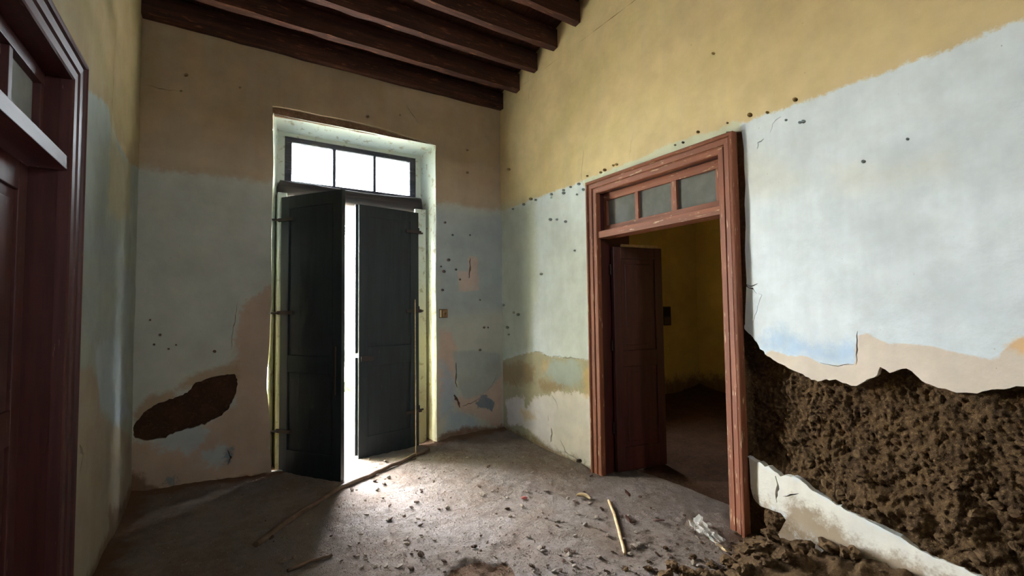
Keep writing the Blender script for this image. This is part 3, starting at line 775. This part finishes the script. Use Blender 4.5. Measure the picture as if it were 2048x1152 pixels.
tag(link('floor_side_room', mesh('floor_side_room', [(sx0 - .1, sy0, -.01), (XW - .1, sy0, -.01), (XW - .1, sy1, -.01), (sx0 - .1, sy1, -.01)], [(0, 1, 2, 3)]), MAT_EARTH_DARK), kind='structure')
portal('portal_side_room', (sx0 - .22, -2.15, 1.8), .4, .6, (1, 0, 0))
# street door
door_1 = empty('door_1', (-1.7, .3, 0)); tag(door_1, kind='structure')
INV1 = Matrix.Translation(-Vector(door_1.location))
def d1(o): o.matrix_parent_inverse = INV1; return o
# rough lintel log under the transom
n, sg = 40, 14
vs, fs = [], []
for k in range(n + 1):
    t = k / n
    x = -2.485 + (1.55) * t
    endr = min(1, math.sqrt(max(0.0, 1 - max(0, 1 - min(t, 1 - t) / .035) ** 2)) + .02)
    zc = 2.715 - .022 * t + .01 * math.sin(t * 7)
    for q in range(sg):
        a = 2 * math.pi * q / sg
        ca, sa = math.cos(a), math.sin(a)
        pw = .62
        ry, rz = .085, .098 - .012 * math.sin(t * 5)
        e = 1 + .05 * float(vnoise(np.array([t * 9 + 5]), np.array([q * .7]), 0, 8)[0])
        vs.append((x, .255 + ry * endr * e * math.copysign(abs(ca) ** pw, ca), zc + rz * endr * e * math.copysign(abs(sa) ** pw, sa)))
for k in range(n):
    for q in range(sg):
        q2 = (q + 1) % sg
        fs.append((k * sg + q, (k + 1) * sg + q, (k + 1) * sg + q2, k * sg + q2))
fs += [tuple(range(sg)), tuple(n * sg + q for q in range(sg))[::-1]]
d1(link('lintel_beam', mesh('lintel_beam', vs, fs), MAT_LINTEL, door_1, smooth=True))
tf = d1(empty('transom_frame', (0, 0, 0), door_1))
y0, y1 = .315, .375
x0, x1, z0, z1 = -2.40, -1.00, 2.78, 3.305
for nm, a, b in [('frame_rail', (x0, y0, 3.25), (x1, y1, z1)), ('frame_rail', (x0, y0, z0), (x1, y1, 2.845)), ('frame_stile', (x0, y0, 2.845), (-2.332, y1, 3.25)), ('frame_stile', (-1.066, y0, 2.845), (x1, y1, 3.25)),
                 ('muntin', (-1.928, y0, 2.845), (-1.900, y1, 3.25)), ('muntin', (-1.494, y0, 2.845), (-1.466, y1, 3.25))]:
    box(nm, a, b, MAT_FRAME, tf, .003)
for a, b in [(-2.332, -1.928), (-1.900, -1.494), (-1.466, -1.066)]:
    box('pane', (a - .003, .343, 2.842), (b + .003, .347, 3.253), MAT_GLASS, tf, 0)
d1(box('frame_post', (-2.478, .092, -.05), (-2.395, .31, 2.66), MAT_REVEAL, door_1, .006))  # cream jamb post, added to stop daylight leaking past the left leaf
d1(box('frame_post', (-1.07, .142, -.05), (-.94, .31, 2.66), MAT_REVEAL, door_1, .006))  # added likewise, shaped to narrow the light slot by the right leaf
RAILS = [(.015, .21), (.93, 1.09), (2.45, 2.60)]
lfa, mpa, La = leaf('leaf', door_1, (-2.432, .06), (-2.0, -.544), -.010, 2.60, .045, MAT_DOOR, [(-.010, .21), (.93, 1.09), (2.48, 2.60)], boards=4)
lfb, mpb, Lb = leaf('leaf', door_1, (-1.055, .105), (-1.742, -.011), -.012, 2.60, .045, MAT_DOOR, [(-.012, .21), (.93, 1.12), (2.48, 2.60)], boards=4)
# iron pintles and straps at the hinges
for z in (.36, 1.47, 2.36):
    box('hinge_strap', (-.03, z, -.034), (.16, z + .035, -.022), MAT_IRON, lfa, .002, mpa)
    box('hinge_strap', (-.03, z, .022), (.16, z + .035, .034), MAT_IRON, lfb, .002, mpb)
    d1(tube('pintle', [(-2.53, .055, z + .017), (-2.45, .055, z + .017), (-2.425, .06, z + .02), (-2.423, .06, z + .07)], .011, MAT_IRON, door_1))
    d1(tube('pintle', [(-.985, .13, z + .017), (-1.02, .12, z + .017), (-1.04, .11, z + .02), (-1.042, .11, z + .07)], .011, MAT_IRON, door_1))
# latch and rebate strip of the right leaf, bolt on the left leaf
box('latch', (Lb - .16, .98, .023), (Lb - .02, 1.03, .038), MAT_IRON, lfb, .003, mpb)
box('rebate_strip', (Lb - .002, .03, -.03), (Lb + .022, 1.02, -.012), MAT_DOOR, lfb, .002, mpb)
box('rebate_strip', (Lb - .002, 1.06, -.03), (Lb + .022, 2.6, -.012), MAT_DOOR, lfb, .002, mpb)
box('bolt', (La - .07, .75, -.036), (La - .055, 1.18, -.023), MAT_IRON, lfa, .003, mpa)

# ------------------------------------------------------------------ room seen through the inner doorway
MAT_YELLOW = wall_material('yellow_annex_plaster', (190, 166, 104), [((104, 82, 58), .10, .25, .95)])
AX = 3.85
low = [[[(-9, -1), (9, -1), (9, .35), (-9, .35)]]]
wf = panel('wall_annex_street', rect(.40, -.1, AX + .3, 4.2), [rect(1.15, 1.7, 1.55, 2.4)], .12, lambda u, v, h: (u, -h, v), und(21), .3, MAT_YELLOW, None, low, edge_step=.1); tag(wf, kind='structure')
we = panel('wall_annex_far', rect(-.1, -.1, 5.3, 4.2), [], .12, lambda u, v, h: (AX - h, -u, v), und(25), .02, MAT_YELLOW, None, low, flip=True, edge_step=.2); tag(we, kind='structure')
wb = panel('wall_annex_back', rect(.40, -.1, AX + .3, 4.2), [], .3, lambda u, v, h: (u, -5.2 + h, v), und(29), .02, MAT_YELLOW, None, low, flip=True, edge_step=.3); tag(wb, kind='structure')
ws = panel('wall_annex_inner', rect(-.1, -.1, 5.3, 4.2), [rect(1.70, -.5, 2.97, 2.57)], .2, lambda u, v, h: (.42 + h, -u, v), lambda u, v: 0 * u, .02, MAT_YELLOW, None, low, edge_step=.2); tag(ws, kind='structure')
fl2 = floor_mesh('floor_annex', .08, AX + .1, -5.3, .1, .05, lambda x, y: .012 * fbm(x * 4, y * 4, 0, 4, 71) * np.clip(x / .3, 0, 1) - .02 * np.clip((.4 - x) / .1, 0, 1) + .12 * np.exp(-np.maximum(0, -y) / .25) + .10 * np.exp(-np.maximum(0, AX - x) / .3), MAT_EARTH_DARK)
tag(fl2, kind='structure')
c2 = link('ceiling_annex', mesh('ceiling_annex', [(.0, .3, 4.1), (AX + .3, .3, 4.1), (AX + .3, -5.6, 4.1), (0, -5.6, 4.1)], [(0, 1, 2, 3)]), MAT_BOARD); tag(c2, kind='structure')
q = ony((1333, 632))
nt = empty('wall_notice', (q[0], -.002, q[2])); tag(nt, 'small dark paper notice pinned to the yellow wall of the next room', 'notice')
box('sheet', (-.09, -.012, -.15), (.09, -.006, .15), NT('notice_paper', .8).color(lin((58, 50, 42))).m, nt, 0)
box('picture', (-.075, -.014, .0), (.075, -.0125, .13), NT('notice_print', .8).color(lin((34, 30, 30))).m, nt, 0)
box('print_block', (-.07, -.014, -.13), (.07, -.0125, -.02), NT('notice_print_pale', .8).color(lin((84, 72, 58))).m, nt, 0)

# ------------------------------------------------------------------ outside the street door
kP = NT('pavement', .9, .2); kP.color(kP.mix(kP.rng(kP.noise(4, 5), .4, .6), lin((196, 190, 180)), lin((172, 166, 156))))
g0 = link('ground_street', mesh('ground_street', [(-40, .5, -.03), (40, .5, -.03), (40, 60, -.03), (-40, 60, -.03)], [(0, 1, 2, 3)]), kP.m); tag(g0, kind='structure')
g1 = link('ground_yard', mesh('ground_yard', [(-40, -YB - .38, -.03), (40, -YB - .38, -.03), (40, -60, -.03), (-40, -60, -.03)], [(3, 2, 1, 0)]), kP.m); tag(g1, kind='structure')
MAT_GRASS = NT('grass', .8).color(lin((104, 128, 52))).m
def grass_strip(y0, y1, label, n):
    vs, fs = [], []
    for i in range(n):
        x, y = random.uniform(-8, 8), random.uniform(y0, y1)
        a = random.uniform(0, 6.28); h = random.uniform(.05, .14); w = .03
        b = len(vs)
        vs += [(x - w * math.cos(a), y - w * math.sin(a), -.03), (x + w * math.cos(a), y + w * math.sin(a), -.03), (x + random.uniform(-.05, .05), y + random.uniform(-.05, .05), h)]
        fs.append((b, b + 1, b + 2))
    b = len(vs)
    vs += [(-30, y0, -.024), (30, y0, -.024), (30, y1, -.024), (-30, y1, -.024)]; fs.append((b, b + 1, b + 2, b + 3))
    o = link('grass_verge', mesh('grass_verge', vs, fs), MAT_GRASS); tag(o, label, 'grass', kind='stuff')
grass_strip(4.15, 4.85, 'narrow strip of green grass outside beyond the pale paving', 9000)
grass_strip(9.6, 12.3, 'wider band of grass across the street behind the narrow strip', 9000)

# light openings (portals only guide the sampling of the sky)
portal('portal_door', (-1.71, .50, 1.33), 1.40, 2.66, (0, -1, 0))
portal('portal_transom', (-1.70, .50, 3.05), 1.40, .5, (0, -1, 0))
portal('portal_back', (-1.4, -YB - .42, 2.75), .4, .4, (0, 1, 0))
portal('portal_annex', (1.35, .32, 2.05), .4, .7, (0, -1, 0))

# ------------------------------------------------------------------ things on the walls
q = ony((886, 627))
sb = empty('light_switch', (q[0], 0, q[2])); tag(sb, 'small brown switch box on the wall beside the street door', 'switch')
kS = NT('brown_bakelite', .5).color(lin((104, 82, 52))).m
box('backplate', (-.048, -.012, -.05), (.052, .004, .05), kS, sb, .004)
box('cover', (-.02, -.034, -.042), (.046, -.011, .042), NT('switch_cover', .5).color(lin((128, 104, 68))).m, sb, .006)
box('side_strip', (-.045, -.022, -.042), (-.026, -.011, .04), NT('cream_strip', .5).color(lin((206, 184, 140))).m, sb, .003)
tube('toggle', [(.013, -.033, 0), (.013, -.046, .006)], .008, kS, sb)

# ------------------------------------------------------------------ things on the floor
def fz(x, y): return float(floor_h(np.array([x]), np.array([y]))[0])
def fpt(p, up_=0.0):
    q = onz(p); return (q[0], q[1], fz(q[0], q[1]) + up_)
def polyline(pts, n, up_):
    out = []
    for a, b in zip(pts, pts[1:]):
        for k in range(n):
            t = k / n; x = a[0] + (b[0] - a[0]) * t; y = a[1] + (b[1] - a[1]) * t
            out.append((x, y, fz(x, y) + up_))
    x, y = pts[-1][:2]; out.append((x, y, fz(x, y) + up_))
    return out
g = [tuple(onz(p)[:2]) for p in [(857, 902), (770, 942), (680, 980), (600, 1030), (512, 1098)]]
o = tube('wooden_pole', polyline(g, 8, .019), .019, MAT_POLE, None, 10, .05); tag(o, 'long brown wooden pole lying on the floor across the street doorway', 'pole')
g = [tuple(onz(p)[:2]) for p in [(575, 1146), (620, 1126), (664, 1112)]]
o = tube('short_stick', polyline(g, 5, .010), .011, MAT_POLE, None, 8, .1); tag(o, 'short dark stick lying by itself on the shadowed floor', 'stick')
g = [tuple(onz(p)[:2]) for p in [(1217, 1003), (1228, 1030), (1236, 1060), (1243, 1085), (1250, 1110)]]
o = tube('pale_reed', polyline(g, 5, .011), [.008] + [.011] * 19 + [.008], MAT_REED, None, 8, .05); tag(o, 'pale slightly bent reed stick lying in front of the inner doorway', 'stick')
b0 = fpt((832, 915)); t0 = ony((836, 600), 0.0)
o = tube('thin_cane', [tuple(np.array(b0) * (1 - t) + np.array([t0[0] - .03, t0[1] + .01, t0[2]]) * t + np.array([0, 0, .004])) for t in np.linspace(0, 1, 14)], .006, MAT_REED, None, 6, .1)
tag(o, 'thin upright cane leaning against the edge of the dark street door', 'cane')

def rock_mesh(name, seed, sub=2, flat=1.0, rough=.35, mat=None):
    bm = bmesh.new(); bmesh.ops.create_icosphere(bm, subdivisions=sub, radius=1)
    o = Vector((seed * 3.7, seed * 1.3, seed * 7.1))
    for v in bm.verts:
        d = v.co.normalized()
        r = 1 + rough * mnoise.noise(d * 1.3 + o) + rough * .6 * mnoise.noise(d * 3.1 + o) + rough * .35 * mnoise.noise(d * 7 + o)
        v.co = Vector((d.x * r, d.y * r * .85, d.z * r * flat))
    me = bpy.data.meshes.new(name); bm.to_mesh(me); bm.free()
    if mat: me.materials.append(mat)
    return me

# mound of earth fallen from the right wall
def mound_h(x, y):
    u = -y; d = np.maximum(0, -x)
    n = fbm(x * 4, y * 4, 0, 4, 120)
    a = np.clip((u - 2.96) / .28, 0, 1)
    crest = .07 + .10 * np.clip((u - 3.1) / .8, 0, 1)
    wid = .20 + .62 * np.clip((u - 2.95) / .7, 0, 1)
    h = a * crest * np.exp(-(d / wid) ** 2 * 1.1) * (1 + .55 * n) + .016 * ridged(x * 9, y * 9, 3, 130) * a * np.exp(-(d / wid) ** 2)
    return h - .014 - .03 * np.clip(1 - a, 0, 1) - .035 * np.clip(d / wid - 1.15, 0, 1)
nx, ny = 130, 190
Xm, Ym = np.meshgrid(np.linspace(-1.45, -.001, nx), np.linspace(-5.0, -2.85, ny))
Zm = mound_h(Xm, Ym) + floor_h(Xm, Ym) * .5 + .008 * fbm(Xm * 30, Ym * 30, 0, 3, 140)
Zf = floor_h(Xm, Ym)
keep = (Zm > Zf - .03)
fs = [(j * nx + i, j * nx + i + 1, (j + 1) * nx + i + 1, (j + 1) * nx + i) for j in range(ny - 1) for i in range(nx - 1) if keep[j, i] or keep[j + 1, i + 1] or keep[j, i + 1] or keep[j + 1, i]]
me = mesh('earth_mound', np.stack([Xm.ravel(), Ym.ravel(), Zm.ravel()], 1), fs)
bm = bmesh.new(); bm.from_mesh(me); bmesh.ops.delete(bm, geom=[v for v in bm.verts if not v.link_faces], context='VERTS'); bm.to_mesh(me); bm.free()
o = link('earth_mound', me, MAT_CLOD, None, smooth=True); tag(o, 'low mound of brown earth heaped at the foot of the crumbling wall', 'earth')
def mz(x, y):
    xa, ya = np.array([x]), np.array([y])
    return max(float((mound_h(xa, ya) + floor_h(xa, ya) * .5)[0]) if (-1.45 < x < 0 and -5 < y < -2.85) else -9, fz(x, y))

clods = [rock_mesh('earth_clod', s, 3, .7, .62, MAT_CLOD) for s in range(8)]
stones = [rock_mesh('stone', s + 20, 2, .8, .35, MAT_STONE) for s in range(5)]
def place(name, me, x, y, s, label, cat, group, zf=mz, sink=.25):
    o = bpy.data.objects.new(name, me); COL.objects.link(o)
    o.location = (x, y, zf(x, y) + s * .7 * (1 - sink) - s * .1)
    o.rotation_euler = (random.uniform(-.4, .4), random.uniform(-.4, .4), random.uniform(0, 6.28))
    o.scale = (s * random.uniform(.8, 1.2), s * random.uniform(.8, 1.2), s * random.uniform(.7, 1.0))
    tag(o, label, cat, group)
    return o
# traced larger clods, then smaller ones around
for (px, py, s) in [(1345, 1120, .035), (1375, 1135, .045), (1410, 1140, .05), (1330, 1140, .04), (1455, 1115, .05), (1440, 1145, .045), (1500, 1110, .055), (1545, 1100, .06), (1575, 1085, .06), (1610, 1120, .07), (1660, 1130, .06), (1530, 1140, .05), (1490, 1140, .05), (1570, 1140, .05), (1385, 1100, .025), (1700, 1148, .06)]:
    q = onz((px, py), .05); place('earth_clod', random.choice(clods), q[0], q[1], s, 'large rough lump of brown earth on the mound below the crumbling wall', 'clod', 'large earth lumps on the mound')
clod_at = [tuple(o.location[:2]) for o in bpy.data.objects if o.name.startswith('earth_clod')]
k = 0
while k < 90:
    u = random.uniform(2.85, 4.3); d = abs(random.gauss(0, .42))
    if d > 1.1 or d < .05 or any((d + px_) ** 2 + (u + py_) ** 2 < .0042 for px_, py_ in clod_at): continue
    clod_at.append((-d, -u))
    k += 1
    place('earth_clod', random.choice(clods), -d, -u, random.choice([.008, .011, .014, .018, .022]) * random.uniform(.8, 1.2), 'small crumbly clod of earth scattered over the mound by the wall', 'clod', 'small earth clods on the mound')
# stones and lumps still bedded in the exposed earth wall
for i in range(46):
    u = random.uniform(3.25, 4.6); v = random.uniform(.28, .62) if random.random() < .75 else random.uniform(.6, 1.0)
    P = np.array([[u, v]])
    if sdist(P, adobe_poly)[0] < .05: continue
    h = float(h_adobeB(np.array([u]), np.array([v]))[0])
    o = bpy.data.objects.new('stone', random.choice(stones)); COL.objects.link(o); o.parent = wall_right
    s = random.uniform(.012, .032)
    o.location = mapB(u, v, h); o.scale = (s * .7, s * 1.3, s); o.rotation_euler = (random.uniform(-.6, .6), random.uniform(0, .5), random.uniform(-.5, .5))

# plaster crumbs over the floor
chips = [rock_mesh('plaster_crumb', s + 40, 1, .45, .4, MAT_CHIP) for s in range(6)] + [rock_mesh('plaster_crumb', s + 60, 1, .4, .4, MAT_CHIP_DARK) for s in range(5)]
k = 0
while k < 290:
    px, py = random.uniform(480, 1480), random.uniform(890, 1150)
    q = onz((px, py))
    if q[0] > -.08 or q[1] > -.05 or q[0] < XW + .1: continue
    if random.random() > (.35 if px < 680 else 1): continue
    k += 1
    place('plaster_crumb', random.choice(chips), q[0], q[1], random.choice([.007, .010, .013, .017, .022]) * random.uniform(.8, 1.2), 'tiny crumb of plaster or dirt strewn over the dusty floor', 'crumb', 'tiny crumbs strewn over the floor', fz, .2)
for (px, py, sz, lab) in [(1054, 985, .022, 'rounded pale plaster lump lying right behind the pink scrap'), (1020, 1034, .022, 'rounded pale plaster lump on the floor short of the pink scrap'), (1154, 1030, .020, 'rounded pale plaster lump in front of the curled bark strip'), (1136, 998, .016, 'small pale plaster lump between the pink scrap and the curled bark'), (778, 957, .026, 'larger of two pale plaster lumps on the bright floor by the pole'), (768, 970, .024, 'smaller of two pale plaster lumps on the bright floor by the pole'),
                          (985, 985, .018, 'pale plaster lump on open floor before the room corner'), (770, 925, .025, 'pale plaster lump between the pole and the dark door leaf'), (1078, 1100, .02, 'pale plaster lump on the rough floor near the broken floor crust')]:
    q = onz((px, py)); place('plaster_lump', random.choice(chips[:6]), q[0], q[1], sz, lab, 'lump', 'rounded plaster lumps on the floor', fz, .1)
q = onz((1048, 997)); place('pink_scrap', rock_mesh('pink_scrap', 91, 2, .5, .4, NT('pink_plastic', .6).color(lin((206, 120, 108))).m), q[0], q[1], .022, 'small pink scrap among the crumbs on the floor', 'scrap', None, fz, .1)
for (px, py, lab) in [(1255, 990, 'dark dry leaf on the threshold floor behind the reed stick'), (1257, 1045, 'dark dry leaf lying right beside the middle of the reed stick'), (1318, 1046, 'dark dry leaf between the reed stick and the plastic film')]:
    q = onz((px, py)); o = place('dry_leaf', rock_mesh('dry_leaf', 95, 2, .18, .5, NT('dry_leaf', .8).color(lin((74, 46, 32))).m), q[0], q[1], .026, lab, 'leaf', 'dry leaves before the inner doorway', fz, .1); o.scale = (.04, .018, .03)
# curled strip of bark
c0 = np.array(onz((1172, 1000))); pts = []
for t in np.linspace(0, 1, 12):
    a = -.6 + t * 2.6
    pts.append((c0[0] + .055 * math.cos(a) - .03, c0[1] + .055 * math.sin(a), fz(c0[0], c0[1]) + .012 + .02 * t))
o = tube('bark_curl', pts, [.006 + .010 * math.sin(math.pi * i / 11) for i in range(12)], MAT_PALE_WOOD, None, 7, .15); tag(o, 'curled pale strip of bark on the floor near the reed', 'bark')

# crumpled clear plastic film
kb = bpy.data.materials.new('clear_film'); kb.use_nodes = True
pb = kb.node_tree.nodes['Principled BSDF']; pb.inputs['Base Color'].default_value = lin((215, 210, 200)); pb.inputs['Roughness'].default_value = .18; pb.inputs['Alpha'].default_value = .42
cs = [np.array(onz(p)) for p in [(1378, 1058), (1400, 1046), (1450, 1086), (1430, 1092)]]
nu, nv = 26, 14; vs, fs = [], []
for j in range(nv + 1):
    for i in range(nu + 1):
        s, t = i / nu, j / nv
        p = cs[0] * (1 - s) * (1 - t) + cs[1] * (1 - s) * t + cs[2] * s * t + cs[3] * s * (1 - t)
        x, y = p[0], p[1]
        hgt = .008 + .05 * (1 - s) ** .6 * abs(float(fbm(np.array([s * 5 + 2]), np.array([t * 4]), 0, 3, 200)[0])) + .012 * abs(float(vnoise(np.array([s * 14]), np.array([t * 9]), 0, 210)[0]))
        vs.append((x + .012 * math.sin(t * 17 + s * 9), y + .012 * math.cos(s * 23), mz(x, y) + hgt))
for j in range(nv):
    for i in range(nu):
        q = j * (nu + 1) + i; fs.append((q, q + 1, q + nu + 2, q + nu + 1))
o = link('plastic_film', mesh('plastic_film', vs, fs), kb); tag(o, 'crumpled clear plastic film on the floor beside the door casing', 'plastic')
# straw coloured scraps next to it
for (px, py, s, lab) in [(1448, 1096, .03, 'larger straw coloured scrap at the tip of the plastic film'), (1438, 1086, .022, 'smaller straw coloured scrap touching the plastic film')]:
    q = onz((px, py), .02); o = place('straw_scrap', rock_mesh('straw_scrap', 99, 2, .4, .7, MAT_PALE_WOOD), q[0], q[1], s, lab, 'scrap', 'straw scraps by the plastic film'); o.scale = (s * 1.4, s * .6, s * .5)

# fine grit nobody could count
vs, fs = [], []
for k in range(13000):
    px, py = random.uniform(300, 1500), 880 + 280 * random.random() ** .8
    q = onz((px, py)); x, y = q[0], q[1]
    if x > -.03 or y > -.03 or x < XW + .05: continue
    s = random.uniform(.002, .0075) * random.random() ** .5; z = 0
    b = len(vs)
    vs += [(x + random.uniform(-s, s), y + random.uniform(-s, s), 0) for _ in range(3)] + [(x, y, s)]
    fs += [(b, b + 1, b + 3), (b + 1, b + 2, b + 3), (b + 2, b, b + 3)]
V = np.array(vs); V[:, 2] += floor_h(V[:, 0], V[:, 1])
o = link('floor_grit', mesh('floor_grit', V, fs), MAT_CHIP); tag(o, 'fine grit and dust crumbs covering the dirty floor', 'grit', kind='stuff')
